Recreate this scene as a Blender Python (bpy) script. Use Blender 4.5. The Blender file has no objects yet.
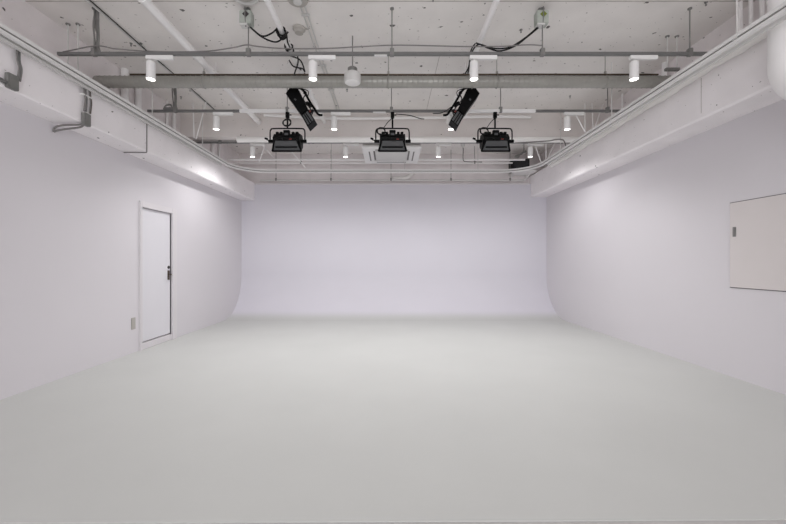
import bpy, bmesh, math, random
from mathutils import Vector, Matrix, Quaternion
random.seed(7)
scn = bpy.context.scene
C = scn.collection
FILL = 225.0  # energy of the fill lamp added behind the camera
ROWS = {3.81: (22, 120), 5.25: (60, 125), 6.63: (58, 172)}   # lamp power and beam angle of each rail
EYE = 1.25            # height of the camera above the floor
F = 372.0

# ------------------------------------------------------------------ materials
def mat(name, col, rough=0.5, metal=0.0, bump=0.0, bscale=20.0, var=0.0, vscale=3.0, spec=0.5, emit=None, spots=0.0, coat=0.0, uv='xy'):
    m = bpy.data.materials.new(name); m.use_nodes = True
    nt = m.node_tree; N = nt.nodes; L = nt.links
    b = N['Principled BSDF']
    b.inputs['Base Color'].default_value = (*col, 1)
    b.inputs['Roughness'].default_value = rough
    b.inputs['Metallic'].default_value = metal
    b.inputs['Specular IOR Level'].default_value = spec
    b.inputs['Coat Weight'].default_value = coat
    tc = N.new('ShaderNodeTexCoord')
    src = None
    # every surface gets a little procedural variation
    nz = N.new('ShaderNodeTexNoise'); nz.inputs['Scale'].default_value = vscale; nz.inputs['Detail'].default_value = 6
    L.new(tc.outputs['Object'], nz.inputs['Vector'])
    mr = N.new('ShaderNodeMapRange')
    mr.inputs['From Min'].default_value = .3; mr.inputs['From Max'].default_value = .7
    mr.inputs['To Min'].default_value = 1 - max(var, .01); mr.inputs['To Max'].default_value = 1 + max(var, .01)
    L.new(nz.outputs['Fac'], mr.inputs['Value'])
    mx = N.new('ShaderNodeVectorMath'); mx.operation = 'SCALE'
    mx.inputs[0].default_value = col
    L.new(mr.outputs['Result'], mx.inputs['Scale'])
    src = mx.outputs['Vector']
    if spots > 0:
        # chips, nail holes and scuffs in painted concrete
        for sc, th, seed, dark in ((2.3, .062, 3.0, .14), (4.6, .062, 9.0, .24), (9.0, .075, 5.0, .36)):
            if uv == 'xy': pv = tc.outputs['Object']
            else:
                sx = N.new('ShaderNodeSeparateXYZ'); L.new(tc.outputs['Object'], sx.inputs[0])
                u, a1, a2 = (('Y', 'X', 'Z') if uv == 'yz' else ('X', 'Y', 'Z'))
                sm = N.new('ShaderNodeMath'); sm.operation = 'ADD'; L.new(sx.outputs[a1], sm.inputs[0]); L.new(sx.outputs[a2], sm.inputs[1])
                cb = N.new('ShaderNodeCombineXYZ'); L.new(sx.outputs[u], cb.inputs[0]); L.new(sm.outputs[0], cb.inputs[1]); pv = cb.outputs[0]
            mp = N.new('ShaderNodeMapping'); mp.inputs['Location'].default_value = (seed, seed*1.7, seed*.3)
            mp.inputs['Scale'].default_value = (1, 1.25, 1)
            L.new(pv, mp.inputs['Vector'])
            wn = N.new('ShaderNodeTexNoise'); wn.inputs['Scale'].default_value = 14
            L.new(mp.outputs['Vector'], wn.inputs['Vector'])
            ad = N.new('ShaderNodeMixRGB'); ad.blend_type = 'LINEAR_LIGHT'; ad.inputs[0].default_value = .035
            L.new(mp.outputs['Vector'], ad.inputs[1]); L.new(wn.outputs['Color'], ad.inputs[2])
            vo = N.new('ShaderNodeTexVoronoi'); vo.voronoi_dimensions = '2D'; vo.inputs['Scale'].default_value = sc
            L.new(ad.outputs[0], vo.inputs['Vector'])
            sep = N.new('ShaderNodeSeparateColor'); L.new(vo.outputs['Color'], sep.inputs[0])
            # radius depends on the cell: most cells have nothing
            r = N.new('ShaderNodeMapRange'); r.inputs['From Min'].default_value = .55; r.inputs['From Max'].default_value = 1
            r.inputs['To Min'].default_value = 0; r.inputs['To Max'].default_value = th*spots
            L.new(sep.outputs[0], r.inputs['Value'])
            lt = N.new('ShaderNodeMath'); lt.operation = 'LESS_THAN'
            L.new(vo.outputs['Distance'], lt.inputs[0]); L.new(r.outputs['Result'], lt.inputs[1])
            mxx = N.new('ShaderNodeMixRGB'); L.new(lt.outputs[0], mxx.inputs[0])
            L.new(src, mxx.inputs[1]); mxx.inputs[2].default_value = (dark*.9, dark*.85, dark*.8, 1)
            src = mxx.outputs[0]
    L.new(src, b.inputs['Base Color'])
    if bump > 0:
        bn = N.new('ShaderNodeTexNoise'); bn.inputs['Scale'].default_value = bscale; bn.inputs['Detail'].default_value = 5
        L.new(tc.outputs['Object'], bn.inputs['Vector'])
        bp = N.new('ShaderNodeBump'); bp.inputs['Strength'].default_value = bump; bp.inputs['Distance'].default_value = .01
        L.new(bn.outputs['Fac'], bp.inputs['Height']); L.new(bp.outputs['Normal'], b.inputs['Normal'])
    if emit:
        b.inputs['Emission Color'].default_value = (*emit[0], 1); b.inputs['Emission Strength'].default_value = emit[1]
    return m

M = {
 'floor':   mat('floor_paint', (.53, .538, .518), .6, bump=.05, bscale=6, var=.02, vscale=1.3),
 'bare':    mat('bare_floor', (.46, .45, .44), .6, bump=.1, var=.05),
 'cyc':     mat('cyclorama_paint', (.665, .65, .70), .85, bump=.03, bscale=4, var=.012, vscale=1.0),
 'sidewall':mat('wall_paint', (.655, .632, .655), .8, bump=.03, bscale=5, var=.012, vscale=.8),
 'slab':    mat('painted_concrete', (.80, .775, .75), .75, bump=.25, bscale=9, var=.05, vscale=2.5, spots=1.0),
 'beam':    mat('painted_beam', (.88, .85, .86), .7, bump=.2, bscale=8, var=.04, vscale=2.5, spots=.6, uv='yz'),
 'crossbeam': mat('painted_cross_beam', (.74, .70, .68), .7, bump=.2, bscale=8, var=.04, vscale=2.5, spots=.5, uv='xz'),
 'upper':   mat('rough_upper_wall', (.80, .76, .76), .8, bump=.3, bscale=9, var=.06, vscale=3, spots=.6, uv='yz'),
 'seam':    mat('concrete_seam', (.5, .47, .45), .8),
 'white':   mat('white_enamel', (.78, .775, .765), .4),
 'pipe':    mat('white_pipe_paint', (.88, .87, .865), .35, var=.03),
 'gloss':   mat('glossy_white_duct', (.86, .85, .83), .22, var=.02, coat=.3),
 'wrap':    mat('pipe_wrap', (.78, .765, .74), .6, bump=.5, bscale=14, var=.03),
 'greywht': mat('grey_white_enamel', (.62, .615, .60), .45),
 'galv':    mat('galvanized_steel', (.24, .24, .23), .45, metal=.5, var=.08, vscale=15),
 'railgrey':mat('grey_rail_paint', (.15, .15, .147), .5, var=.03),
 'duct':    mat('spiral_duct', (.34, .335, .31), .38, metal=.3, var=.05, vscale=6),
 'cable':   mat('black_rubber', (.006, .006, .006), .5, spec=.25),
 'cabgrey': mat('grey_cable', (.20, .19, .185), .6),
 'black':   mat('black_metal', (.002, .002, .0022), .5, spec=.12),
 'reflect': mat('grey_reflector', (.085, .087, .09), .5, spec=.3),
 'red':     mat('red_plastic', (.16, .02, .015), .5),
 'boxgrn':  mat('grey_green_box', (.40, .43, .39), .55, var=.06, vscale=20),
 'mark':    mat('green_yellow_mark', (.16, .20, .02), .6),
 'dark':    mat('dark_gap', (.045, .04, .04), .8),
 'doorpt':  mat('door_paint', (.70, .69, .72), .5),
 'frame':   mat('frame_paint', (.67, .645, .66), .55),
 'brass':   mat('dark_bronze', (.10, .075, .055), .35, metal=.8),
 'hatch':   mat('hatch_paint', (.655, .615, .605), .7),
 'detect':  mat('detector_plastic', (.42, .40, .37), .5),
 'lens':    mat('lamp_lens', (.9, .9, .9), .3, emit=((1, .985, .95), 9.0)),
 'speaker': mat('speaker_fabric', (.02, .02, .022), .8, bump=.3, bscale=80),
}

# cove foot: base colour blends from floor to wall tone, softening the seam
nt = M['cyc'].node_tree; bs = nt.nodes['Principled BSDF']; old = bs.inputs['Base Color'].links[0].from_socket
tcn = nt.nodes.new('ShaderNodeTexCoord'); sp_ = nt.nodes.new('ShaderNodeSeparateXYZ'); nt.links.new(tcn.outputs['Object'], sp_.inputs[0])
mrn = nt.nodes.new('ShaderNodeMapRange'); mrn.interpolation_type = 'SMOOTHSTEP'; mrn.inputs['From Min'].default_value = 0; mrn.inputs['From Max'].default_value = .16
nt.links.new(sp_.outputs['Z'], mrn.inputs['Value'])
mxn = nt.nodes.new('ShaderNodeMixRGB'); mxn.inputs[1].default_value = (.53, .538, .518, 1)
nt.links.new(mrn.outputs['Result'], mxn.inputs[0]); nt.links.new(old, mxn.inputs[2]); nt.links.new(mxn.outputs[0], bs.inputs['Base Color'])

# ------------------------------------------------------------------ mesh helpers
class MB:
    def __init__(s): s.bm = bmesh.new()
    def box(s, lo, hi, R=None, bev=0.0):
        lo, hi = Vector(lo), Vector(hi); c = (lo+hi)/2; d = hi-lo
        t = bmesh.new(); bmesh.ops.create_cube(t, size=1)
        for v in t.verts: v.co = Vector((v.co.x*d.x, v.co.y*d.y, v.co.z*d.z))
        if bev > 0: bmesh.ops.bevel(t, geom=list(t.edges), offset=bev, segments=2, affect='EDGES')
        for v in t.verts:
            if R is not None: v.co = R @ v.co
            v.co += c
        s._join(t); return s
    def _join(s, t):
        me = bpy.data.meshes.new('t'); t.to_mesh(me); t.free(); s.bm.from_mesh(me); bpy.data.meshes.remove(me)
    def poly(s, pts):
        s.bm.faces.new([s.bm.verts.new(p) for p in pts]); return s
    def prism(s, prof, a, b, ax='x'):
        """profile of (u,v) swept from a to b along the axis ax; u,v are the other two axes in order"""
        def P(u, v, w): return {'x': (w, u, v), 'y': (u, w, v), 'z': (u, v, w)}[ax]
        A = [s.bm.verts.new(P(u, v, a)) for u, v in prof]; B = [s.bm.verts.new(P(u, v, b)) for u, v in prof]
        n = len(prof); s.bm.faces.new(A); s.bm.faces.new(B[::-1])
        for i in range(n): s.bm.faces.new((A[i], A[(i+1) % n], B[(i+1) % n], B[i]))
        return s
    def tube(s, pts, r, n=10, caps=True):
        n = max(n, 14); pts = [Vector(p) for p in pts]; rs = r if isinstance(r, (list, tuple)) else [r]*len(pts)
        rings = []; nrm = None
        for i, p in enumerate(pts):
            t = (pts[min(i+1, len(pts)-1)] - pts[max(i-1, 0)]).normalized()
            if nrm is None:
                nrm = t.orthogonal().normalized()
            nrm = (nrm - t*nrm.dot(t)).normalized(); bn = t.cross(nrm)
            rings.append([s.bm.verts.new(p + (nrm*math.cos(2*math.pi*k/n) + bn*math.sin(2*math.pi*k/n))*rs[i]) for k in range(n)])
        for a, b in zip(rings, rings[1:]):
            for k in range(n): s.bm.faces.new((a[k], a[(k+1) % n], b[(k+1) % n], b[k]))
        if caps: s.bm.faces.new(rings[0][::-1]); s.bm.faces.new(rings[-1])
        return s
    def lathe(s, prof, c=(0, 0, 0), n=28):
        c = Vector(c); rings = []
        for r, z in prof:
            rings.append([s.bm.verts.new(c + Vector((r*math.cos(2*math.pi*k/n), r*math.sin(2*math.pi*k/n), z))) for k in range(n)])
        for a, b in zip(rings, rings[1:]):
            for k in range(n): s.bm.faces.new((a[k], a[(k+1) % n], b[(k+1) % n], b[k]))
        s.bm.faces.new(rings[0][::-1]); s.bm.faces.new(rings[-1])
        return s
    def sweep(s, path, prof):
        """(offset to the left of the path, z) profile carried along a flat XY path"""
        rings = []
        for i, p in enumerate(path):
            p = Vector(p); t = (Vector(path[min(i+1, len(path)-1)]) - Vector(path[max(i-1, 0)])).normalized()
            nn = Vector((-t.y, t.x, 0))
            rings.append([s.bm.verts.new(p + nn*u + Vector((0, 0, v))) for u, v in prof])
        n = len(prof)
        for a, b in zip(rings, rings[1:]):
            for k in range(n): s.bm.faces.new((a[k], a[(k+1) % n], b[(k+1) % n], b[k]))
        s.bm.faces.new(rings[0][::-1]); s.bm.faces.new(rings[-1])
        return s
    def xf(s, mtx):
        bmesh.ops.transform(s.bm, matrix=mtx, verts=list(s.bm.verts)); return s
    def build(s, name, m, parent=None, origin=None):
        """link as ONE object; coordinates are world ones unless there is a parent (then local to it)"""
        bmesh.ops.recalc_face_normals(s.bm, faces=list(s.bm.faces))
        me = bpy.data.meshes.new(name)
        loc = Vector((0, 0, 0))
        if parent is None:
            if origin is None:
                co = [v.co for v in s.bm.verts]
                loc = sum(co, Vector())/len(co)
            else: loc = Vector(origin)
            for v in s.bm.verts: v.co -= loc
        s.bm.to_mesh(me); s.bm.free()
        me.materials.append(M[m])
        for p in me.polygons: p.use_smooth = True
        me.set_sharp_from_angle(angle=math.radians(29))
        o = bpy.data.objects.new(name, me); C.objects.link(o)
        if parent is not None: o.parent = parent
        else: o.location = loc
        return o

def tag(o, label, cat, group=None, kind=None):
    if label: o['label'] = label
    if cat: o['category'] = cat
    if group: o['group'] = group
    if kind: o['kind'] = kind
    return o
def empty(name, loc, label, cat, group=None, rot=(0, 0, 0)):
    o = bpy.data.objects.new(name, None); C.objects.link(o); o.location = loc; o.rotation_euler = rot
    o.empty_display_size = .1
    return tag(o, label, cat, group)
def struct(name, mb, m, origin=(0, 0, 0)):
    o = mb.build(name, m, origin=origin); o['kind'] = 'structure'; return o
def kids(o): return [c for c in bpy.data.objects if c.parent == o]
def copy_tree(o, parent=None):
    c = o.copy(); C.objects.link(c); c.parent = parent
    for k in kids(o): copy_tree(k, c)
    return c
def smooth_path(pts, k=8):
    """Catmull-Rom through the points"""
    P = [Vector(p) for p in pts]; P = [2*P[0]-P[1]] + P + [2*P[-1]-P[-2]]; out = []
    for i in range(1, len(P)-2):
        a, b, c, d = P[i-1:i+3]
        for j in range(k):
            t = j/k
            out.append(.5*((2*b) + (c-a)*t + (2*a-5*b+4*c-d)*t*t + (3*b-a-3*c+d)*t**3))
    out.append(P[-2]); return out
def arc(c, r, a0, a1, n, plane='xy'):
    out = []
    for i in range(n+1):
        a = math.radians(a0 + (a1-a0)*i/n); u, v = r*math.cos(a), r*math.sin(a)
        out.append((c[0]+u, c[1]+v, c[2]) if plane == 'xy' else (c[0], c[1]+u, c[2]+v) if plane == 'yz' else (c[0]+u, c[1], c[2]+v))
    return out
def at(px, py, Y):
    """a point at depth Y measured on the photograph, as metres"""
    return Vector(((px-390)/F*Y, Y, EYE + (262-py)/F*Y))

# ------------------------------------------------------------------ setting
YB, XL, XR, CEIL, YF = 8.84, -3.53, 3.72, 3.85, -3.0
XUL, XUR = -3.63, 3.63          # upper walls above the beams
RC = .97                       # radius of the cove
# floor
b = MB().prism([(XL-.2, 1.765), (XR+.2, 1.825), (XR+.2, YB-RC), (XL-.2, YB-RC)], -.2, 0, 'z'); struct('floor', b, 'floor')
b = MB().prism([(XL-.2, YF), (XR+.2, YF), (XR+.2, 1.825), (XL-.2, 1.765)], -.2, -.006, 'z'); struct('floor_bare', b, 'bare')
# curved back wall: cove and wall in one sweep
prof = [(YB-RC, 0)] + [(YB-RC+RC*math.sin(math.radians(a)), RC-RC*math.cos(math.radians(a))) for a in range(3, 91, 3)] + [(YB, 3.10), (YB+.25, 3.10), (YB+.25, -.2), (YB-RC, -.2)]
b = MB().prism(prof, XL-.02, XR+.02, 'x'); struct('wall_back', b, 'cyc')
b = MB().box((XUL-.2, YB+.10, 3.10), (XUR+.3, YB+.3, CEIL)); struct('wall_back_upper', b, 'upper')
b = MB().box((XUL+.42, YB-.012, 3.085), (3.30, YB+.09, 3.118)); struct('trim_1', b, 'frame')
# left wall with the door opening
D0, D1, DT, DB = 5.27, 6.0, 2.03, .10
b = MB()
b.box((XL-.2, YF, 0), (XL, D0, 2.9)); b.box((XL-.2, D1, -.0), (XL, YB+.2, 2.9))
b.box((XL-.2, D0, DT), (XL, D1, 2.9)); b.box((XL-.2, D0, 0), (XL, D1, DB-.02))
struct('wall_left', b, 'sidewall')
b = MB().box((XR, YF, 0), (XR+.2, YB+.2, 2.95)); struct('wall_right', b, 'sidewall')
b = MB().box((XUL-.2, YF, 2.9), (XUL, YB+.3, CEIL)); struct('wall_left_upper', b, 'upper')
b = MB().box((XUR, YF, 2.95), (XUR+.3, YB+.3, CEIL)); struct('wall_right_upper', b, 'upper')
b = MB()
b.box((XUL-.2, YF-.2, -.2), (-2.9, YF, CEIL)); b.box((2.9, YF-.2, -.2), (XR+.2, YF, CEIL))
b.box((-2.9, YF-.2, -.2), (2.9, YF, .9)); b.box((-2.9, YF-.2, 3.0), (2.9, YF, CEIL)); struct('wall_front', b, 'sidewall')
b = MB()  # unseen window, added as the source of the soft fill light
for xx in (-2.9, -.98, .94, 2.86): b.box((xx, YF-.12, .9), (xx+.04, YF-.06, 3.0))
b.box((-2.9, YF-.12, .9), (2.9, YF-.06, .95)); b.box((-2.9, YF-.12, 2.95), (2.9, YF-.06, 3.0)); struct('fill_window', b, 'white')
fill = bpy.data.lights.new('fill_light', 'AREA'); fill.shape = 'RECTANGLE'; fill.size = 5.8; fill.size_y = 2.1; fill.energy = FILL; fill.color = (.97, .97, 1)  # fill lamp added outside that unseen window
fill_ob = bpy.data.objects.new('fill_light', fill); C.objects.link(fill_ob); fill_ob.location = (0, YF-.25, 1.95); fill_ob.rotation_euler = (math.radians(90), 0, 0)
b = MB().box((XUL-.2, YF-.2, CEIL), (XR+.2, YB+.3, CEIL+.2)); struct('ceiling', b, 'slab')
# formwork joints on the slab
b = MB()
b.box((-2.9, 4.62, CEIL-.004), (XUR, 4.635, CEIL+.001)); b.box((XUL, 3.70, CEIL-.004), (XUR, 3.712, CEIL+.001))
b.box((.62, 4.63, CEIL-.003), (.628, 6.45, CEIL+.001))
struct('trim_2', b, 'seam')

def beam(name, prof, m, y0, y1):
    return struct(name, MB().prism(prof, y0, y1, 'y'), m)
# longitudinal beams along both walls (chipped lower arris)
ZBL, ZBR = EYE+1.46, EYE+1.54
beam('beam_left', [(XUL-.01, ZBL), (-3.235, ZBL), (-3.22, ZBL+.015), (-3.22, EYE+1.87), (XUL-.01, EYE+1.87)], 'beam', YF, YB+.1)
beam('beam_right', [(XR+.01, ZBR), (3.37, ZBR), (3.35, ZBR+.02), (3.35, EYE+2.04), (XR+.01, EYE+2.04)], 'beam', YF, YB+.1)
b = MB().box((XUL, 6.44, EYE+2.165), (XUR, 6.78, CEIL)); struct('beam_cross', b, 'crossbeam')
# thin vertical seam on the face of the right beam
b = MB().box((3.3475, 4.00, EYE+1.60), (3.352, 4.006, EYE+1.98)); struct('trim_3', b, 'seam')
# door (recessed leaf, frame, threshold)
dr = empty('door_1', (XL, (D0+D1)/2, 0), None, None); dr['kind'] = 'structure'
dy = (D0+D1)/2
def dloc(lo, hi): return (lo[0]-XL, lo[1]-dy, lo[2]), (hi[0]-XL, hi[1]-dy, hi[2])
fb = MB()
fb.box(*dloc((XL-.10, D0-.045, 0), (XL+.026, D0, DT+.085)), bev=.003)
fb.box(*dloc((XL-.10, D1, 0), (XL+.026, D1+.125, DT+.085)), bev=.003)
fb.box(*dloc((XL-.10, D0, DT), (XL+.026, D1, DT+.085)), bev=.003)
fb.build('door_frame', 'frame', dr)
MB().box(*dloc((XL-.10, D0, 0), (XL+.010, D1, DB-.01)), bev=.003).build('threshold', 'frame', dr)
MB().box(*dloc((XL-.080, D0, DB-.01), (XL-.055, D1, DT))).build('gasket', 'dark', dr)
leaf = MB().box(*dloc((XL-.06, D0+.006, DB+.006), (XL-.012, D1-.005, DT-.005)), bev=.003).build('door_leaf', 'doorpt', dr)
lx = XL-.012
lk = MB().tube([(lx-XL-.002, 5.945-dy, 1.165), (lx-XL+.012, 5.945-dy, 1.165)], .024, 18).build('deadbolt', 'dark', dr)
hd = MB().box((lx-XL, 5.92-dy, .965), (lx-XL+.008, 5.972-dy, 1.115), bev=.003)
hd.build('lock_plate', 'brass', dr)
MB().tube(smooth_path([(lx-XL+.005, 5.945-dy, 1.05), (lx-XL+.045, 5.945-dy, 1.05), (lx-XL+.052, 5.92-dy, 1.05), (lx-XL+.050, 5.86-dy, 1.048)], 5), .010, 8).build('door_handle', 'brass', dr)

# socket plate by the door
so = empty('wall_outlet', (XL, 5.11, .405), 'small beige outlet plate low on the left wall beside the door', 'outlet')
MB().box((0, -.04, -.08), (.009, .04, .08), bev=.003).build('cover_plate', 'detect', so)
MB().box((.008, -.02, -.045), (.011, .02, .045)).build('socket_insert', 'detect', so)
# hatch in the right wall
hy0, hy1, hz0, hz1 = 3.10, 4.06, .977, 1.89
ha = empty('access_hatch', (XR, (hy0+hy1)/2, hz0), 'beige flush hatch panel with a small grey pull in the right wall', 'hatch')
q = (hy0+hy1)/2
MB().box((-.004, hy0-.007-q, -.007), (.0, hy1+.007-q, hz1-hz0+.007)).build('gap_frame', 'dark', ha)
MB().box((-.012, hy0-q, 0), (-.002, hy1-q, hz1-hz0), bev=.002).build('panel', 'hatch', ha)
ph = MB().box((-.016, 3.985-q, .545), (-.011, 4.025-q, .65), bev=.002).build('recessed_pull', 'galv', ha)
MB().box((-.018, 3.997-q, .56), (-.0155, 4.015-q, .635)).build('finger_slot', 'cabgrey', ph)

# ------------------------------------------------------------------ lighting rails
ZR = EYE+2.13
rows = [(3.81, -3.40, 3.24, 'front'), (5.25, -3.42, 3.40, 'middle'), (6.63, -3.50, 3.40, 'rear')]
XS = [-2.45, -.79, .86, 2.50]
XROD = [-3.03, -1.45, .02, 1.56, 3.07]
def rail(Y, x0, x1, which, rod_from):
    r = empty('lighting_rail', (0, Y, ZR), which, 'lighting rail', 'suspended lighting rails')
    rb = MB().box((x0, -.016, -.016), (x1, .016, .016), bev=.002)
    rb.build('track', 'railgrey', r)
    for x in XROD:
        if x-.02 < x0 or x+.02 > x1: continue
        h = MB().tube([(x, 0, 0), (x, 0, CEIL-ZR)], .006, 8).build('hanger_rod', 'galv', r)
        MB().box((x-.022, -.022, -.022), (x+.022, .022, .055), bev=.004).build('clamp', 'galv', h)
        MB().lathe([(.02, -.012), (.02, 0)], (x, 0, CEIL-ZR), 12).build('ceiling_plate', 'galv', h)
    return r
r1 = rail(3.81, -3.40, 3.24, 'grey lighting rail nearest the camera, in front of the round duct', 0)
r2 = rail(5.25, -3.42, 3.40, 'middle grey lighting rail with white sections, carrying the black studio lights', 0)
r3 = rail(6.63, -3.50, 3.40, 'rear grey lighting rail running close under the concrete cross beam', 0)
MB().box((-2.12, -.020, -.021), (-1.25, .020, .021), bev=.003).build('white_section', 'white', r2)  # white-coloured lengths of the middle rail
MB().box((1.06, -.020, -.021), (2.05, .020, .021), bev=.003).build('white_section', 'white', r2)
MB().box((-.16, -.020, -.022), (-.03, .020, -.015), bev=.002).build('end_feed', 'white', r1)
MB().box((-.24, -.020, -.024), (-.06, .020, -.015), bev=.002).build('end_feed', 'white', r2)

# spotlight: gear box lying under the rail, the head hung from its left end
lamps = {}
for yy, (pw, sz) in ROWS.items():
    l = bpy.data.lights.new('spot_beam', 'SPOT'); l.energy = pw; l.spot_size = math.radians(sz); l.spot_blend = .65 if sz > 150 else 1.0
    l.shadow_soft_size = .04; l.color = (1, .99, 1); lamps[yy] = l
def relight(c, yy):
    for k1 in kids(c):
        for k2 in kids(k1):
            if k2.type == 'LIGHT': k2.data = lamps[yy]
def make_spot(loc, label, tone='white'):
    s = empty('track_spotlight', loc, label, 'spotlight', 'white track spotlights on the lighting rails')
    MB().box((-.045, -.019, -.056), (.235, .019, -.018), bev=.004).build('gear_box', tone, s)
    MB().tube([(0, 0, -.05), (0, 0, -.085)], .010, 10).box((-.014, -.016, -.075), (.014, .016, -.060), bev=.002).build('swivel', 'greywht', s)
    h = MB().lathe([(.034, -.080), (.041, -.085), (.0425, -.10), (.0425, -.258), (.041, -.262), (.037, -.258), (.036, -.250), (.002, -.250)], (0, 0, 0), 28).build('lamp_head', tone, s)
    MB().lathe([(.001, -.252), (.0355, -.252), (.0355, -.2555), (.001, -.2555)], (0, 0, 0), 28).build('lens', 'lens', h)
    l = bpy.data.objects.new('lamp_light', lamps[3.81]); C.objects.link(l); l.parent = h; l.location = (0, 0, -.285)
    return s
names = ['leftmost', 'second from left', 'third from left', 'rightmost']
proto = None
for (Y, rw) in ((3.81, 'the front rail'), (5.25, 'the middle rail'), (6.63, 'the rear rail')):
    for i, x in enumerate(XS):
        lb = f'white cylindrical spotlight, {names[i]} of the four on {rw}'
        if proto is None: proto = make_spot((x, Y, ZR), lb)
        else:
            c = copy_tree(proto); c.location = (x, Y, ZR); c['label'] = lb; relight(c, Y)
# ------------------------------------------------------------------ round duct
YD, ZD, RD = 4.6, EYE+2.226, .070
du = empty('round_duct', (0, YD, ZD), 'grey ribbed round duct crossing the ceiling from side to side behind the front rail', 'duct')
pts = []; rs = []
x = -3.62
while x < 3.60:
    for dx, rr in ((0, RD), (.050, RD), (.054, RD+.0035), (.058, RD)):
        pts.append((x+dx, 0, 0)); rs.append(rr)
    x += .062
MB().tube(pts, rs, 28).build('duct_shell', 'duct', du)
MB().tube([(-3.2, -.02, RD+.012), (-2.0, -.02, RD+.008), (-.8, -.02, RD+.010), (.4, -.02, RD+.008), (1.6, -.02, RD+.013), (3.3, -.02, RD+.011)], .011, 8).build('side_conduit', 'brass', du)
for x in (-2.30, -.02, 1.02, 1.32, 2.66):
    hx = MB()
    hx.tube([(x, -a[1]+0, a[2]) for a in arc((0, 0, 0), RD+.004, 0, 360, 28, 'yz')], .006, 6, False)
    hx.tube([(x, 0, RD), (x, 0, CEIL-ZD)], .005, 8)
    hx.box((x-.012, -.012, RD), (x+.012, .012, RD+.06), bev=.002)
    hx.build('duct_hanger', 'duct', du)

# longitudinal pipes
def ypipe(name, x, zr, y0, y1, r, m, label, cat='pipe', group=None, clips=True):
    o = MB().tube([(x, y0, EYE+zr), (x, y1, EYE+zr)], r, 16).build(name, m, origin=(x, y0, EYE+zr)) if not clips else None
    if o: return tag(o, label, cat, group)
    e = empty(name, (x, y0, EYE+zr), label, cat, group)
    MB().tube([(0, 0, 0), (0, y1-y0, 0)], r, 16).build('pipe_run', m, e)
    y = y0 + .5
    while y < y1:
        k = MB(); k.tube([(a[0], y-y0, a[2]) for a in arc((0, 0, 0), r+.003, 0, 360, 16, 'xz')], .004, 6, False)
        k.tube([(0, y-y0, r), (0, y-y0, CEIL-EYE-zr)], .005, 6); k.build('pipe_hanger', m, e); y += 1.45
    return e
G = 'ceiling pipes running towards the back wall'
ypipe('scaffold_pipe', -1.135, 2.42, .0, 6.44, .029, 'pipe', 'white pipe running to the back, left of centre, wrapped with black cables', group=G)
ypipe('scaffold_pipe', .985, 2.42, .0, 6.44, .029, 'pipe', 'white pipe running to the back, right of centre, with black cable swags', group=G)
ypipe('drain_pipe', -2.27, 2.42, .0, 6.44, .042, 'pipe', 'thick white pipe running to the back on the left part of the ceiling', group=G)
cc = empty('ceiling_conduit', (-3.0, 0, CEIL-.012), 'grey conduit with a black cable running back along the left of the ceiling', 'conduit', 'conduits fixed to the ceiling slab')
MB().tube([(0, 0, 0), (0, 6.44, 0)], .010, 10).build('conduit_run', 'greywht', cc)
MB().tube(smooth_path([(.026+.008*math.sin(i*1.7), i*.46, -.001) for i in range(15)], 4), .0055, 8).build('black_cable', 'cable', cc)
cc = empty('ceiling_conduit', (-.885, 0, CEIL-.010), 'pair of thin white conduits running back beside the smoke detectors', 'conduit', 'conduits fixed to the ceiling slab')
MB().tube([(-.022, 0, 0), (-.022, 6.44, 0)], .008, 10).build('conduit_run', 'greywht', cc)
MB().tube([(.022, 0, 0), (.022, 6.44, 0)], .008, 10).build('conduit_run', 'greywht', cc)
for y in (3.9, 4.9, 5.6): MB().box((-.045, y-.01, -.010), (.045, y+.01, .009), bev=.002).build('saddle', 'greywht', cc)

# pipes across the room in the rear bay
gp = MB().tube([(-2.62, 6.385, EYE+2.10), (2.2, 6.385, EYE+2.10), (3.5, 6.385, EYE+2.10)], .050, 20).build('cross_duct', 'gloss', origin=(0, 6.385, EYE+2.10))
tag(gp, 'glossy white round duct along the bottom edge of the concrete cross beam', 'duct')
sg = smooth_path([at(264, 115, 6.40), at(300, 117, 6.40), at(345, 118.5, 6.40), at(400, 118, 6.40), at(440, 117.5, 6.40), at(495, 116.5, 6.40), at(531, 117, 6.40)], 6)
o = MB().tube(sg, .026, 14).build('white_conduit'.replace('white_', 'face_'), 'pipe'); tag(o, 'slightly bowed white pipe on the face of the concrete cross beam', 'pipe')
G2 = 'thin pipes across the rear bay'
def xpipe(x0, x1, Y, zr, r, m, label, rods=(), name='cross_pipe'):
    e = empty(name, (0, Y, EYE+zr), label, 'pipe', G2)
    MB().tube([(x0, 0, 0), (x1, 0, 0)], r, 12).build('pipe_run', m, e)
    for x in rods:
        h = MB().tube([(x, 0, 0), (x, 0, CEIL-EYE-zr)], .006, 8).build('hanger_rod', 'galv', e)
        MB().box((x-.018, -.018, -.016), (x+.018, .018, .05), bev=.003).build('clamp', 'galv', h)
    return e
xpipe(-3.5, 2.9, 8.0, 2.20, .020, 'pipe', 'white pipe across the rear bay directly behind the air conditioner', (-.35, ))
xpipe(-3.5, 2.75, 8.35, 2.225, .016, 'pipe', 'thin white pipe between the air conditioner and the black speaker at the back', (-2.0, 1.9))
xpipe(-3.0, 3.10, 8.62, 1.895, .016, 'greywht', 'grey pipe hung just above the top edge of the curved back wall', [(p-390)/F*8.62 for p in (276, 331, 391, 451, 510)])
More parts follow.
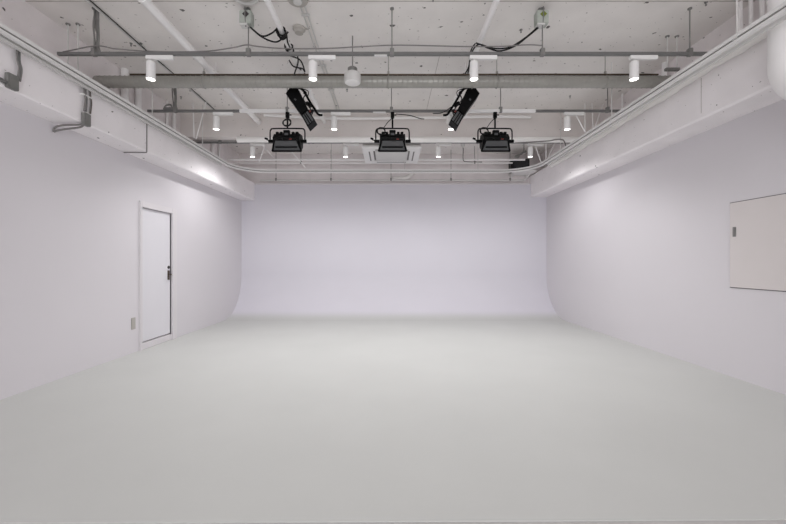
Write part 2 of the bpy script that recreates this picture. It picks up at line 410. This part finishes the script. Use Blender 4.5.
# vertical drop with funnel
e = empty('drop_conduit', at(463, 145, 7.85), 'thin grey drop conduit with a hooked end, right of the air conditioner', 'conduit')
MB().tube(smooth_path([(0, 0, 0), (.005, 0, -.12), (0, 0, -.28), (.02, 0, -.34), (.10, 0, -.355), (.4, 0, -.36)], 6), .010, 8).build('conduit_run', 'cabgrey', e)
MB().lathe([(.012, -.06), (.045, .0), (.05, .03), (.012, .035)], (0, 0, 0), 16).build('junction_cup', 'greywht', e)
MB().tube([(0, 0, .03), (0, 0, CEIL-e.location.z)], .006, 8).build('hanger_rod', 'galv', e)
# grey elbow duct low on the upper back wall
e = MB().tube(smooth_path([(.55, YB+.12, EYE+2.13), (.52, 8.70, EYE+2.08), (.40, 8.68, EYE+1.98), (.15, 8.68, EYE+1.955), (.02, 8.72, EYE+1.96)], 8), .045, 16).build('elbow_pipe', 'wrap')
tag(e, 'short bent white pipe under the air conditioner on the rear wall', 'pipe')

# ------------------------------------------------------------------ curtain track
def upath(off, z):
    xl, xr, yb, r = -3.10, 2.89, 7.62, .62
    p = [(xl, .3, z), (xl, 3, z), (xl, yb-r, z)]
    p += arc((xl+r, yb-r, z), r, 180, 90, 14)[1:]
    p += [(0, yb, z)]
    p += arc((xr-r, yb-r, z), r, 90, 0, 14)
    p += [(xr, 3, z), (xr, .3, z)]
    return p
ZT = EYE+1.895
ct = empty('curtain_track', (0, 7.62, ZT), 'long white double curtain track curving round the back of the room', 'curtain track')
def loc(path): return [(x, y-7.62, z-ZT) for x, y, z in path]
MB().sweep(loc(upath(0, ZT)), [(-.020, -.030), (.020, -.030), (.020, .0), (-.020, .0)]).build('upper_rail', 'white', ct)
MB().sweep(loc(upath(0, ZT)), [(-.010, -.045), (.014, -.045), (.014, -.030), (-.010, -.030)]).build('rail_groove', 'cabgrey', ct)
MB().sweep(loc(upath(0, ZT)), [(-.016, -.066), (.022, -.066), (.022, -.045), (-.016, -.045)]).build('lower_rail', 'white', ct)
# conduits that lie beside the track along both walls only
def side(x, y0, y1, z0, z1, w, m, nm):
    MB().box((x-w/2, y0-7.62, z0), (x+w/2, y1-7.62, z1), bev=.002).build(nm, m, ct)
side(-3.155, .3, 6.95, -.095, -.072, .03, 'greywht', 'side_channel')
side(-3.160, .3, 6.95, -.062, -.040, .03, 'greywht', 'side_channel')
side(2.945, .3, 6.95, -.085, -.060, .03, 'greywht', 'side_channel')
for sx, ry in ((-3.10, (1.5, 4.85, 6.15)), (2.89, (1.5, 3.10, 4.85, 6.3))):
    for y in ry:
        k = MB(); k.box((sx-.030, y-7.62-.02, -.040), (sx+.030, y-7.62+.02, -.033), bev=.002)
        k.tube([(sx, y-7.62, -.03), (sx, y-7.62, CEIL-ZT)], .006, 8); k.build('track_hanger', 'greywht', ct)
for x in (-1.2, .3, 1.8):
    MB().tube([(x, 0, 0), (x, 0, CEIL-ZT)], .006, 8).build('hanger_rod', 'greywht', ct)

# wrapped pipe along right beam
pts = []; rs = []
y = 3.16
while y < 7.6:
    pts.append((3.288+.003*math.sin(y*9), y, EYE+2.065-.013*y+.006*math.sin(y*5.3))); rs.append(.052+.004*math.sin(y*13)+.003*math.sin(y*31)); y += .04
o = MB().tube(pts, rs, 18).build('wrapped_pipe', 'wrap'); tag(o, 'lumpy white wrapped pipe lying along the top of the right beam', 'pipe')
# big round duct top right
big = empty('insulated_duct', (3.212, 2.98, EYE+2.6), 'large smooth white round duct dropping from the ceiling at the top right corner', 'duct')
R = .135
pp = [(0, 0, .01), (0, 0, -.5), (0, 0, -.80)] + [(0, -.30+.30*math.cos(math.radians(a)), -1.0-.30*math.sin(math.radians(a))+.0) for a in range(0, 91, 9)] + [(0, -1.1, -1.30)]
MB().tube(pp, R, 36).build('duct_shell', 'pipe', big)
MB().tube([(a[0], a[1], -.45) for a in arc((0, 0, 0), R+.002, 0, 360, 36)], .006, 6, False).build('seam_band', 'greywht', big)

# ------------------------------------------------------------------ conduits on beams / walls
def conduit(name, pts, r, m, label, cat='conduit', group=None, sm=True, k=6):
    o = MB().tube(smooth_path(pts, k) if sm else pts, r, 10).build(name, m)
    return tag(o, label, cat, group)
# nearest left drop
xf = -3.20
e = empty('beam_conduit', (xf, 3.20, EYE+1.5), 'grey cable drop and bracket box on the left beam, nearest the camera', 'conduit', 'cable drops on the left beam')
def L(p, base): return tuple(Vector(p)-Vector(base))
def drop(e, y, ztop, cables, xoff=0):
    for dy, m, rr in cables:
        pts = [(.0, dy, ztop), (.012, dy-.01, ztop-.1), (.006, dy+.012, (ztop)/2), (0.004, dy, .06)]
        MB().tube(smooth_path(pts, 6), rr, 8).build('cable', m, e)
drop(e, 0, .33, ((-.010, 'cabgrey', .0065), (.003, 'railgrey', .007), (.014, 'cabgrey', .0065)))
MB().box((-.018, -.10, -.04), (.025, -.01, .085), bev=.006).build('bracket_box', 'galv', e)
MB().tube([(.0, -.09, .0), (.0, -.5, -.005)], .016, 10).build('conduit_run', 'railgrey', e)
e = empty('beam_conduit', (xf, 3.92, EYE+1.52), 'dark cable drop on the left beam, bending back under it to the wall', 'conduit', 'cable drops on the left beam')
drop(e, 0, .36, ((-.032, 'cabgrey', .009), (-.010, 'railgrey', .006), (.035, 'cabgrey', .007), (.050, 'brass', .005)))
MB().box((-.018, -.05, -.09), (.03, .03, .04), bev=.006).build('bracket_box', 'galv', e)
for dz, dx in ((0, 0), (-.03, .03)):
    MB().tube(smooth_path([(0, -.03, -.075+dz*.3), (-.07, -.03+dx, -.085+dz*.5), (-.22, -.03+dx, -.09+dz), (-.305, -.03+dx*.3, -.115+dz), (-.315, -.03, -.16)], 8), .010, 8).build('cable', 'cabgrey', e)
MB().box((-.02, -.06, .22), (.018, .07, .235), bev=.002).build('saddle', 'white', e)
yy = F*3.2/242
conduit('thin_conduit', [(xf-.016, yy, EYE+1.84), (xf-.016, yy, EYE+1.6), (xf-.016, yy, ZBL+.0), (xf-.02, yy, ZBL-.012), (-3.33, yy, ZBL-.012), (-3.52, yy-.0, ZBL-.012)], .007, 'cabgrey',
        'thin dark conduit dropping down the left beam and under it, above the door side', group='cable drops on the left beam', sm=False)
# long thin scratches and holes are in the beam material
# vertical pipes on the upper left wall
GW = 'vertical pipes on the upper side walls'
vs = [('left', 5.02, .045, 'thick white standpipe on the upper left wall just past the round duct'),
      ('left', 5.30, .040, 'second white standpipe on the upper left wall past the round duct'),
      ('left', 6.02, .020, 'thin white standpipe on the upper left wall before the cross beam'),
      ('left', 6.20, .028, 'white standpipe in the corner of the upper left wall and the cross beam'),
      ('left', 7.55, .030, 'white standpipe on the upper left wall behind the rear rail'),
      ('left', 7.85, .022, 'thin white standpipe near the rear end of the upper left wall')]
for sd, y, r, lb in vs:
    x = XUL+r+.005
    o = MB().tube([(x, y, EYE+1.86), (x, y, CEIL)], r, 14).build('standpipe', 'pipe'); tag(o, lb, 'pipe', GW)
for x, y, r, lb in ((3.50, 3.72, .022, 'white riser pipe nearest the camera above the right beam'), (3.55, 3.66, .018, 'middle riser pipe of the three above the right beam'), (3.58, 3.58, .020, 'riser pipe closest to the big duct above the right beam'),
                    (3.585, 4.86, .030, 'short white standpipe on the upper right wall near the duct end'), (3.59, 5.75, .014, 'thin standpipe on the upper right wall near the middle rail')):
    o = MB().tube([(x, y, EYE+2.04), (x, y, CEIL)], r, 14).build('standpipe', 'pipe'); tag(o, lb, 'pipe', GW)

# seismic braces hanging rails near both walls
def brace(pts, label):
    e = empty('brace_rod', pts[0][0], label, 'brace', 'thin white brace rods')
    for a, b2 in pts:
        a, b2 = Vector(a), Vector(b2); o = Vector(pts[0][0])
        MB().tube([a-o, b2-o], .008, 8).build('rod', 'pipe', e)
    return e
brace([(at(206, 102, 5.9), at(196, 139, 5.75)), (at(193, 102, 5.9), at(194, 138, 5.75))], 'pair of thin white brace rods left, behind the leftmost middle spotlight')
brace([(at(575, 113, 5.45), at(585, 132, 5.45)), (at(585, 103.5, 5.9), at(585, 132, 5.6))], 'V shaped white brace beside the rightmost middle spotlight')
brace([(at(592, 103.5, 5.9), at(593, 128, 5.6)), (at(603, 104, 5.9), at(595, 127, 5.6))], 'slanting white brace rods between rightmost middle spotlight and right track')
brace([(at(535, 145, 6.8), at(541, 162, 6.8)), (at(546, 143, 6.9), at(546, 160, 6.9)), (at(555, 143, 6.9), at(547, 160, 6.9))], 'white brace rods beside the rightmost rear spotlight')
brace([(at(265, 145, 6.95), at(259, 162, 6.95)), (at(262, 145, 7.0), at(274, 158, 7.0))], 'thin white brace rods beside the leftmost rear spotlight')
brace([(at(290, 150, 7.2), at(306, 168, 7.5))], 'single slanting white rod below the left hanging studio light')

# ------------------------------------------------------------------ ceiling fittings
def disc(name, px, py, Y, prof, m, label, cat):
    p = at(px, py, Y); p.z = CEIL
    o = empty(name, p, label, cat)
    return o
o = disc('smoke_detector', 296, 0, 3.64, None, None, 'large round grey detector on the ceiling at the top edge of the picture', 'detector')
o.location = (-.905, 3.64, CEIL)
MB().lathe([(.105, 0), (.108, -.02), (.095, -.045), (.06, -.052), (.001, -.052)], n=32).build('base_ring', 'detect', o)
MB().lathe([(.045, -.05), (.04, -.066), (.001, -.068)], n=24).build('sensor', 'greywht', o)
o = disc('smoke_detector', 299, 30, 4.13, None, None, 'small round detector with a side wire behind the large one', 'detector')
o.location = (-1.01, 4.13, CEIL)
MB().lathe([(.068, 0), (.070, -.022), (.052, -.030), (.046, -.06), (.001, -.064)], n=28).build('base_ring', 'detect', o)
MB().tube(smooth_path([(.06, 0, -.012), (.09, .005, -.012), (.115, -.01, -.010)], 5), .008, 8).build('side_wire', 'detect', o)
o = empty('ceiling_ring', (-1.42, 3.60, CEIL), 'pale round ceiling fitting partly cut off at the top edge, left of centre', 'ceiling fitting')
MB().lathe([(.15, 0), (.15, -.012), (.135, -.02), (.12, -.012), (.001, -.012)], n=36).build('rim', 'greywht', o)
MB().lathe([(.10, -.011), (.09, -.022), (.001, -.022)], n=30).build('cover', 'detect', o)
# hanging bell-shaped speaker
pb = at(352.5, 83.5, 4.28)
o = empty('pendant_speaker', (pb.x, 4.28, pb.z), 'round grey white pendant unit on a thin rod, centre left before the duct', 'pendant')
MB().lathe([(.001, .006), (.082, .006), (.093, .014), (.095, .03), (.095, .095), (.088, .112), (.060, .128), (.001, .131)], n=32).build('housing', 'greywht', o)
MB().lathe([(.001, .0), (.075, .0), (.086, .006), (.001, .0065)], n=32).build('face_plate', 'white', o)
MB().lathe([(.053, .129), (.055, .135), (.055, .172), (.050, .177), (.001, .177)], n=24).build('neck', 'galv', o)
MB().tube([(0, 0, .17), (0, 0, CEIL-pb.z)], .007, 8).build('hanger_rod', 'galv', o)

def jbox(x, label, mirror):
    o = empty('junction_box', (x, 3.81, EYE+2.42), label, 'junction box', 'grey green junction boxes on the ceiling')
    MB().box((-.062, -.045, .0), (.058, .045, .135), bev=.006).build('box_body', 'boxgrn', o)
    MB().box((-.058, -.05, -.018), (.02, .03, .001), bev=.003).build('cable_gland', 'greywht', o)
    mk = MB(); Rr = Matrix.Rotation(math.radians(45), 3, 'Y')
    mk.box((-.024+.004, -.051, .066), (.024+.004, -.046, .114), R=Rr)
    mk.build('diamond_mark', 'mark' if mirror else 'dark', o)
    MB().tube([(0, -.052, .16), (0, -.056, .07), (0, -.03, -.03)], .006, 8).build('front_wire', 'galv', o)
    MB().box((-.03, -.01, .14), (.03, .04, CEIL-EYE-2.42), bev=.003).build('mount_plate', 'galv', o)
    return o
jbox(-1.465, 'grey green junction box on the ceiling, left, with dark diamond mark', False)
jbox(1.55, 'grey green junction box on the ceiling, right, with yellow green diamond mark', True)
# feed cables
GC = 'black cables slung under the ceiling'
def cable(pts, r, label, m='cable', extra=()):
    P = [Vector(p) for p in pts]
    o = empty('power_cable', P[0], label, 'cable', GC)
    MB().tube(smooth_path([p-P[0] for p in P], 8), r, 8).build('cable_run', m, o)
    for q in extra:
        MB().tube(smooth_path([Vector(p)-P[0] for p in q], 8), r, 8).build('cable_run', m, o)
    return o
def coil(cx, cy, cz, r, turns, axis='y', pitch=.02, ph=0):
    out = []
    for i in range(int(turns*12)+1):
        a = 2*math.pi*i/12+ph; rr = r*(1+.12*math.sin(i*1.3))
        if axis == 'y': out.append((cx+rr*math.cos(a), cy+pitch*i/12, cz+rr*math.sin(a)))
        else: out.append((cx+rr*math.cos(a), cy+rr*.3*math.sin(a*1.0), cz+rr*math.sin(a)+pitch*i/12))
    return out
zb = EYE+2.40
cable([at(250, 27, 3.81), at(262, 36, 3.85), at(272, 33, 3.85), at(279, 27, 3.85), at(283, 31, 3.88)], .008, 'upper black cable swag from the left junction box to the white pipe',
      extra=[[at(251, 28, 3.80), at(262, 37, 3.82), at(275, 42, 3.84), at(283, 38, 3.86), at(288, 32, 3.9)]])
cl = coil(-1.135, 3.86, EYE+2.40, .042, 4, 'y', .02)
cable(cl+[(-1.10, 4.0, EYE+2.36), (-1.11, 4.12, EYE+2.38)], .008, 'black cable coiled round the left white pipe above the front rail')
cl = coil(-1.135, 4.12, EYE+2.41, .040, 2.5, 'y', .06, 1)
cable(cl+[(-1.05, 4.35, EYE+2.36), (-1.02, 4.45, EYE+2.28), (-1.06, 4.50, EYE+2.34), (-1.12, 4.52, EYE+2.36)], .008, 'loose black cable loops on the left white pipe before the round duct',
      extra=[[at(289, 60, 4.3), at(293, 66, 4.35), at(299, 68, 4.4), at(301, 70, 4.45)], [at(297, 52, 4.2), at(298, 62, 4.3), at(295, 72, 4.45), at(293, 78, 4.75)]])
cable([at(538, 27, 3.81), at(525, 38, 3.85), at(510, 47, 3.9), at(495, 48.5, 3.95), at(482, 45, 4.0), at(476, 43, 4.02)], .008, 'black cable swag from the right junction box to the white pipe',
      extra=[[at(538, 28, 3.80), at(527, 37, 3.82), at(515, 46, 3.86), at(500, 51, 3.9), at(488, 48, 3.95), at(479, 44.5, 4.0), at(473, 50, 4.1), at(470, 60, 4.3), at(468, 73, 4.7)]])
cable([at(475, 44, 4.05), at(472, 48, 4.15), at(470, 55, 4.25), at(469, 66, 4.45), at(465, 74, 4.7)], .008, 'black cable dropping beside the right white pipe to the tilted studio light')
z2 = ZR+.022
cable([(-3.35, 3.81, z2), (-3.0, 3.80, z2+.055), (-2.8, 3.81, z2+.03), (-2.4, 3.81, z2+.004), (-1.9, 3.81, z2+.006), (-1.6, 3.81, z2+.045), (-1.47, 3.80, z2+.065), (-1.35, 3.80, z2+.05), (-1.1, 3.80, z2+.03), (-.7, 3.80, z2+.028), (-.35, 3.80, z2+.045), (0, 3.80, z2+.062),
       (.3, 3.80, z2+.06), (.7, 3.80, z2+.050), (1.1, 3.80, z2+.05), (1.4, 3.80, z2+.066), (1.55, 3.80, z2+.06)], .006, 'long thin dark cable running along the top of the front rail', 'cabgrey')
# cable bundles at left ends of rails
def bundle(x, Y, label):
    o = empty('cable_bundle', (x, Y, ZR), label, 'cable bundle', 'grey cable bundles dropping to the lighting rails')
    for i, (dx, m) in enumerate(((-.02, 'cabgrey'), (.0, 'galv'), (.018, 'cabgrey'), (.032, 'galv'))):
        MB().tube(smooth_path([(dx*.6, 0.03, CEIL-ZR), (dx-.01, .028, .33), (dx+.012*math.sin(i*2), .026, .2), (dx*.7, .03, .10), (dx*1.3, .03, .022)], 6), .008, 8).build('cable', m, o)
    MB().tube(smooth_path([(-.02, .03, .06), (-.08, .03, .03), (-.22, .03, .022), (-.32, .03, .02)], 6), .009, 8).build('cable', 'cabgrey', o)
    return o
bundle(-3.03, 3.81, 'grey cable bundle dropping from the ceiling to the left end of the front rail')
bb = bundle(-3.06, 5.25, 'tangled grey cable bundle at the left end of the middle rail')
MB().tube(smooth_path(coil(-.09, .03, .055, .05, 3, 'x', .004), 3), .007, 6).build('cable_tangle', 'galv', bb)
MB().box((-.15, .0, .02), (.03, .06, .06), bev=.01).build('connector', 'cabgrey', bb)
bb = bundle(-2.43, 6.6, 'grey cable bundle behind the leftmost spotlights by the cross beam')
conduit('feed_cable', [at(515, 143, 6.35), at(530, 142, 6.3), at(548, 141, 6.3), at(556, 139.5, 6.3), at(563, 140, 6.3), at(566, 146, 6.35)], .010, 'cabgrey', 'dark arched feed cable under the right end of the cross beam', 'cable')
conduit('feed_cable', [at(396, 114, 5.30), at(410, 115.5, 5.3), at(420, 118.5, 5.35), at(424, 119, 5.5)], .006, 'cable', 'thin black cable leading right from the centre studio light clamp', 'cable')
conduit('feed_cable', [at(433, 113.5, 5.3), at(441, 113, 5.2), at(447, 110, 5.1), at(451, 107, 5.0)], .006, 'cable', 'thin black cable leading left from the right tilted studio light', 'cable')
conduit('rail_cable', [(-3.5, 6.60, ZR+.03), (-3.2, 6.60, ZR+.035), (-2.9, 6.60, ZR+.03), (-2.45, 6.6, ZR+.035)], .006, 'cabgrey', 'dark cable lying on the left end of the rear rail', 'cable')
for x, y, zb, lb in ((-3.46, 4.06, EYE+1.87, 'pair of thin rods from ceiling to left beam, before the duct end'), (3.245, 4.28, EYE+2.20, 'pair of thin rods from the ceiling at right, before the duct end')):
    e = empty('rod_hanger', (x, y, zb), lb, 'rod hanger', 'pairs of hanger rods by the side walls')
    for dx in (-.055, .055):
        h = MB().tube([(dx, 0, 0), (dx, 0, CEIL-zb)], .007, 8).build('hanger_rod', 'greywht', e)
        MB().lathe([(.022, -.012), (.022, 0)], (dx, 0, CEIL-zb), 12).build('ceiling_plate', 'galv', h)
    MB().box((-.08, -.02, -.0), (.08, .02, .03), bev=.003).build('cross_bar', 'galv', e)
# anchors in the slab
for i, (px, Y, lb) in enumerate(((131, 4.42, 'leftmost of two small anchor bolts before the duct'), (141, 4.42, 'right one of two small anchor bolts before the duct at left'),
                                 (181, 5.85, 'small hook anchor left behind the duct'), (521, 4.16, 'single small anchor bolt right of centre behind the front rail'),
                                 (570, 5.82, 'leftmost hook anchor above the rightmost middle spotlight'), (612, 5.5, 'hook anchor near right rod of middle rail'),
                                 (347, 5.6, 'dark hook anchor behind the duct, left of centre'), (433, 3.66, 'small anchor at the top edge near centre'),
                                 (706, 3.72, 'bent anchor hook on the slab at the right by the wall'))):
    x = (px-390)/F*Y
    o = MB().lathe([(.016, 0), (.016, -.006), (.006, -.008), (.006, -.028), (.009, -.030), (.009, -.036), (.001, -.036)], (x, Y, CEIL), 12).build('ceiling_anchor', 'galv', origin=(x, Y, CEIL))
    tag(o, lb, 'anchor', 'anchors in the ceiling slab')

# ------------------------------------------------------------------ hanging studio lights
def studio_light(loc, label, k=1.0, coil_side=-1, yaw=0.0):
    s = empty('studio_light', loc, label, 'studio light', 'black studio lights hanging from the middle rail', (0, 0, yaw))
    # clamp and pole
    p = MB(); p.tube([(0, 0, -.02), (0, 0, -.245)], .012, 12); p.box((-.025, -.02, -.10), (.025, .02, -.015), bev=.004); p.tube([(.02, 0, -.055), (.055, 0, -.055)], .008, 8)
    p.build('clamp_pole', 'black', s)
    w = .245*k
    y = smooth_path([(-w, 0, -.44), (-w, 0, -.30), (-w+.012, 0, -.262), (-w+.045, 0, -.248), (0, 0, -.245), (w-.045, 0, -.248), (w-.012, 0, -.262), (w, 0, -.30), (w, 0, -.44)], 5)
    MB().tube(y, .0095, 8).build('yoke', 'black', s)
    for sx in (-1, 1):
        MB().tube([(sx*(w+.022), 0, -.425), (sx*.19*k, 0, -.425)], .022, 12).build('pivot_knob', 'black', s)
    kn = MB().tube([(-w, 0, -.425), (-w-.05, 0, -.40)], .008, 8).tube([(-w-.035, 0, -.395), (-w-.075, 0, -.385)], .014, 8); kn.build('tilt_handle', 'black', s)
    # housing: profile in (y,z), opening faces down and forward
    hb = MB(); W = .185*k
    hb.prism([(-.02, -.33), (.11, -.31), (.16, -.36), (.15, -.47), (.06, -.54), (-.075, -.45), (-.085, -.40)], -W, W, 'x')
    h = hb.build('housing', 'black', s)
    for sx in (-.75, -.45, .45, .75):
        MB().box((sx*W-.02, -.03, -.345), (sx*W+.02, .06, -.30), bev=.004).build('heat_fin', 'black', h)
    MB().box((-.045, -.06, -.40), (.045, -.01, -.285), bev=.006).build('junction_cover', 'black', h)
    MB().box((-.025, -.064, -.36), (.025, -.059, -.33)).build('data_plate', 'reflect', h)
    # hood frame (trapezoid) with reflector
    a = [(-.155*k, -.105, -.44), (.155*k, -.105, -.44), (.205*k, -.03, -.575), (-.205*k, -.03, -.575)]
    fr = MB()
    for i in range(4):
        p0, p1 = Vector(a[i]), Vector(a[(i+1) % 4]); fr.tube([p0, p1], .012, 8)
    # side cheeks behind the frame
    back = [(-.15*k, .03, -.40), (.15*k, .03, -.40), (.18*k, .13, -.47), (-.18*k, .13, -.47)]
    for i in (0, 1, 2, 3):
        fr.poly([a[i], a[(i+1) % 4], back[(i+1) % 4], back[i]])
    f = fr.build('hood', 'black', s)
    t = lambda u, v, d: Vector(a[0]).lerp(Vector(a[1]), u).lerp(Vector(a[3]).lerp(Vector(a[2]), u), v) + Vector((0, .87, -.48))*d
    rf = MB(); rf.poly([t(.04, .04, .004), t(.96, .04, .004), t(.96, .93, .004), t(.04, .93, .004)]); g = rf.build('reflector', 'reflect', f)
    sl = MB(); sl.tube([t(.10, .66, -.004), t(.90, .66, -.004)], .011, 8); sl.build('lamp_slot', 'black', f)
    rd = MB().box((.05, -.118, -.445), (.09, -.100, -.425), bev=.003).build('red_connector', 'red', s)
    wd = MB().tube(smooth_path([(-.05, -.08, -.41), (-.03, -.12, -.45), (.03, -.125, -.455), (.07, -.10, -.43), (.05, -.07, -.37)], 6), .007, 8)
    wd.build('power_lead', 'cable', s)
    c = MB().tube(smooth_path(coil(coil_side*.16 if coil_side else 0, -.03, -.30 if coil_side else -.18, .055, 3.2, 'x', .004), 2), .006, 6)
    c.tube(smooth_path([(coil_side*.13, -.03, -.26), (coil_side*.07, -.02, -.17), (0, -.01, -.10)], 6), .005, 6); c.build('coiled_cable', 'cable', s)
    return s
zt = ZR
X = lambda px, Y: (px-390)/F*Y
s1 = studio_light((X(286.5, 5.2), 5.25, zt), 'black hanging studio light on the left, cable coiled above its yoke', 1.0, 0)
s2 = studio_light((X(392.5, 5.2), 5.25, zt), 'black hanging studio light in the centre, before the air conditioner', .96, -1)
s3 = studio_light((X(496, 5.2), 5.25, zt), 'black hanging studio light on the right, level with the other two', .98, -1)

# tilted ones on the white pipes
def tilted_light(sign, label):
    """sign -1: left one; leans so that its mouth points down and to the room's middle"""
    Y = 4.86
    px = -1.135 if sign < 0 else .985
    s = empty('tilted_studio_light', (px, Y, EYE+2.42), label, 'studio light', 'tilted black studio lights on the white pipes')
    def q(ix, iy, dy=0):   # measured on the left one; mirrored for the right one
        p = at(ix, iy, Y+dy); v = Vector((p.x+1.16, dy, p.z-(EYE+2.42)))
        if sign > 0: v.x = -v.x-.02
        else: v.x -= .02
        return v
    def slab(pts, y0, y1, name, m, par):
        b = MB(); A = [b.bm.verts.new(q(*p)+Vector((0, y0, 0))) for p in pts]; B = [b.bm.verts.new(q(*p)+Vector((0, y1, 0))) for p in pts]
        n = len(pts); b.bm.faces.new(A); b.bm.faces.new(B[::-1])
        for i in range(n): b.bm.faces.new((A[i], A[(i+1) % n], B[(i+1) % n], B[i]))
        return b.build(name, m, par)
    h = slab([(286.5, 95.5), (290.5, 90), (297, 87), (308, 110.5), (301.5, 116.3)], -.06, .14, 'housing', 'black', s)
    hood = slab([(301.5, 116.3), (308.2, 110.3), (315, 120.8), (307.6, 127.8)], -.035, .14, 'hood', 'black', s)
    slab([(302.8, 116.4), (307.8, 112.2), (313.8, 120.8), (308.2, 126)], -.042, -.034, 'reflector', 'reflect', hood)
    for f0 in (.33, .66):
        a0 = Vector((302.8, 116.4)).lerp(Vector((307.4, 112.7)), f0); a1 = Vector((308.2, 126)).lerp(Vector((313.8, 121.4)), f0)
        MB().tube([q(a0.x, a0.y)+Vector((0, -.045, 0)), q(a1.x, a1.y)+Vector((0, -.045, 0))], .007, 6).build('lamp_slot', 'black', hood)
    MB().box(q(296, 101.6)-Vector((.014, .064, .010)), q(296, 101.6)+Vector((.014, -.055, .012)), R=Matrix.Rotation(.6, 3, 'Y')).build('data_plate', 'reflect', h)
    yk = [q(291, 88.5, .05), q(299, 88, .05), q(304, 92, .05), q(309, 101, .05), (q(314.5, 109.5, .05)), q(318, 114.5, .05), q(322, 115.2, .05)]
    MB().tube(smooth_path(yk, 5), .015, 8).build('yoke', 'black', s)
    MB().tube([q(306, 103, .05), q(311, 106, .05)], .026, 10).build('pivot_knob', 'black', s)
    MB().tube([q(313, 110, .05), q(308, 114, .05)], .018, 10).build('pivot_arm', 'black', s)
    cp = MB().tube([Vector((0, 0, .0)), q(300, 88, .05)], .014, 10); cp.box((-.035, -.04, -.035), (.035, .04, .035), bev=.006); cp.tube([(.03, 0, 0), (.08, 0, .01)], .01, 8)
    cp.build('pipe_clamp', 'black', s)
    MB().tube(smooth_path([q(302, 90, -.02), q(306, 93, -.05), q(303, 99, -.08), q(308, 106, -.05), q(312, 112, -.04), q(311, 115, -.04)], 6), .007, 6).build('power_lead', 'cable', s)
    MB().tube(smooth_path([q(299, 88, -.02), q(307.5, 91, -.03), q(307, 96, -.03), q(303, 93, -.03)], 6), .006, 6).build('safety_cable', 'cable', s)
    MB().box(q(310.5, 113)-Vector((.01, .06, .008)), q(310.5, 113)+Vector((.01, -.04, .008))).build('red_connector', 'red', s)
    return s
tilted_light(-1, 'tilted black studio light left of centre, leaning down to the right')
tilted_light(1, 'tilted black studio light right of centre, leaning down to the left')

# ------------------------------------------------------------------ ceiling cassette air conditioner
YA, WA, ZA = 6.84, 1.10, EYE+2.12
ac = empty('air_conditioner', (.03, YA+WA/2, ZA), 'white square ceiling cassette air conditioner behind the centre studio light', 'air conditioner')
h = WA/2
fr = MB()
fr.prism([(-h, 0), (-h+.03, -.02), (-h+.2, -.02), (-h+.2, .03), (-h, .03)], -h, h, 'x')
fr.prism([(h, 0), (h-.03, -.02), (h-.2, -.02), (h-.2, .03), (h, .03)], -h, h, 'x')
fr.box((-h, -h+.2, -.02), (-h+.2, h-.2, .03)); fr.box((h-.2, -h+.2, -.02), (h, h-.2, .03))
fr.build('panel_frame', 'white', ac)
MB().box((-h+.235, -h+.235, -.024), (h-.235, h-.235, .02), bev=.004).build('intake_grille', 'greywht', ac)
MB().box((-h+.02, -h+.02, .03), (h-.02, h-.02, .30), bev=.01).build('cassette_body', 'greywht', ac)
MB().box((-h+.2, -h+.2, .0), (h-.2, h-.2, .03)).build('shadow_gap', 'cabgrey', ac)
for x0, x1, y0, y1 in ((-h+.10, -h+.15, -.32, .32), (h-.15, h-.10, -.32, .32), (-.32, .32, -h+.10, -h+.15), (-.32, .32, h-.15, h-.10)):
    v = MB().box((x0-.012, y0-.012, -.0235), (x1+.012, y1+.012, -.019)).build('air_vent', 'white', ac)
    MB().box((x0+.012, y0, -.0255), (x1-.012, y1, -.023)).build('vent_slot', 'cabgrey', v)
for x in (-.45, .45):
    for y in (-.45, .45): MB().tube([(x, y, .28), (x, y, CEIL-ZA)], .007, 8).build('hanger_rod', 'galv', ac)

# shelf with black box, rear right
sh = empty('wall_shelf', (3.07, YB+.10, EYE+2.065), 'small white shelf high on the rear wall at right, under the black speaker', 'shelf')
MB().box((-.22, -.50, 0), (.28, 0, .03), bev=.003).build('shelf_board', 'white', sh)
MB().prism([(-.01, -.10), (-.01, .0), (-.3, .0)], -.2, -.18, 'x').build('shelf_bracket', 'white', sh)
MB().prism([(-.01, -.10), (-.01, .0), (-.3, .0)], .18, .2, 'x').build('shelf_bracket', 'white', sh)
sp = empty('speaker', (2.985, 8.62, EYE+2.095), 'black box speaker on the small shelf at the rear right corner', 'speaker')
MB().box((-.19, -.16, 0), (.19, .16, .255), bev=.008).build('cabinet', 'black', sp)
MB().box((-.18, -.166, .01), (.18, -.158, .245), bev=.003).build('grille', 'speaker', sp)
mt = empty('mount_arm', at(522, 153, 7.9), 'dark tilted metal arm above the black speaker', 'mount')
mt.location = at(521, 154, 7.7)
MB().tube([(-.11, 0, -.05), (.0, 0, 0), (.10, 0, .06)], .022, 10).box((-.13, -.025, -.075), (-.04, .025, -.035), bev=.005).build('arm', 'galv', mt)
MB().tube([(.06, 0, .03), (.06, 0, CEIL-mt.location.z)], .008, 8).build('hanger_rod', 'galv', mt)

# ------------------------------------------------------------------ camera, world, colour management
cam = bpy.data.cameras.new('camera'); co = bpy.data.objects.new('camera', cam); C.objects.link(co)
co.location = (0, 0, EYE); co.rotation_euler = (math.radians(90), 0, 0)
cam.sensor_width = 36; cam.lens = F/786*36; cam.shift_x = .0038; cam.clip_start = .05
scn.camera = co
w = bpy.data.worlds.new('world'); scn.world = w; w.use_nodes = True
w.node_tree.nodes['Background'].inputs[0].default_value = (.6, .6, .62, 1); w.node_tree.nodes['Background'].inputs[1].default_value = .05
scn.view_settings.view_transform = 'Standard'; scn.view_settings.look = 'None'
scn.view_settings.exposure = 0.0; scn.view_settings.gamma = 1.0; scn.view_settings.use_curve_mapping = False
scn.cycles.max_bounces = 12; scn.cycles.diffuse_bounces = 8; scn.cycles.use_denoising = True
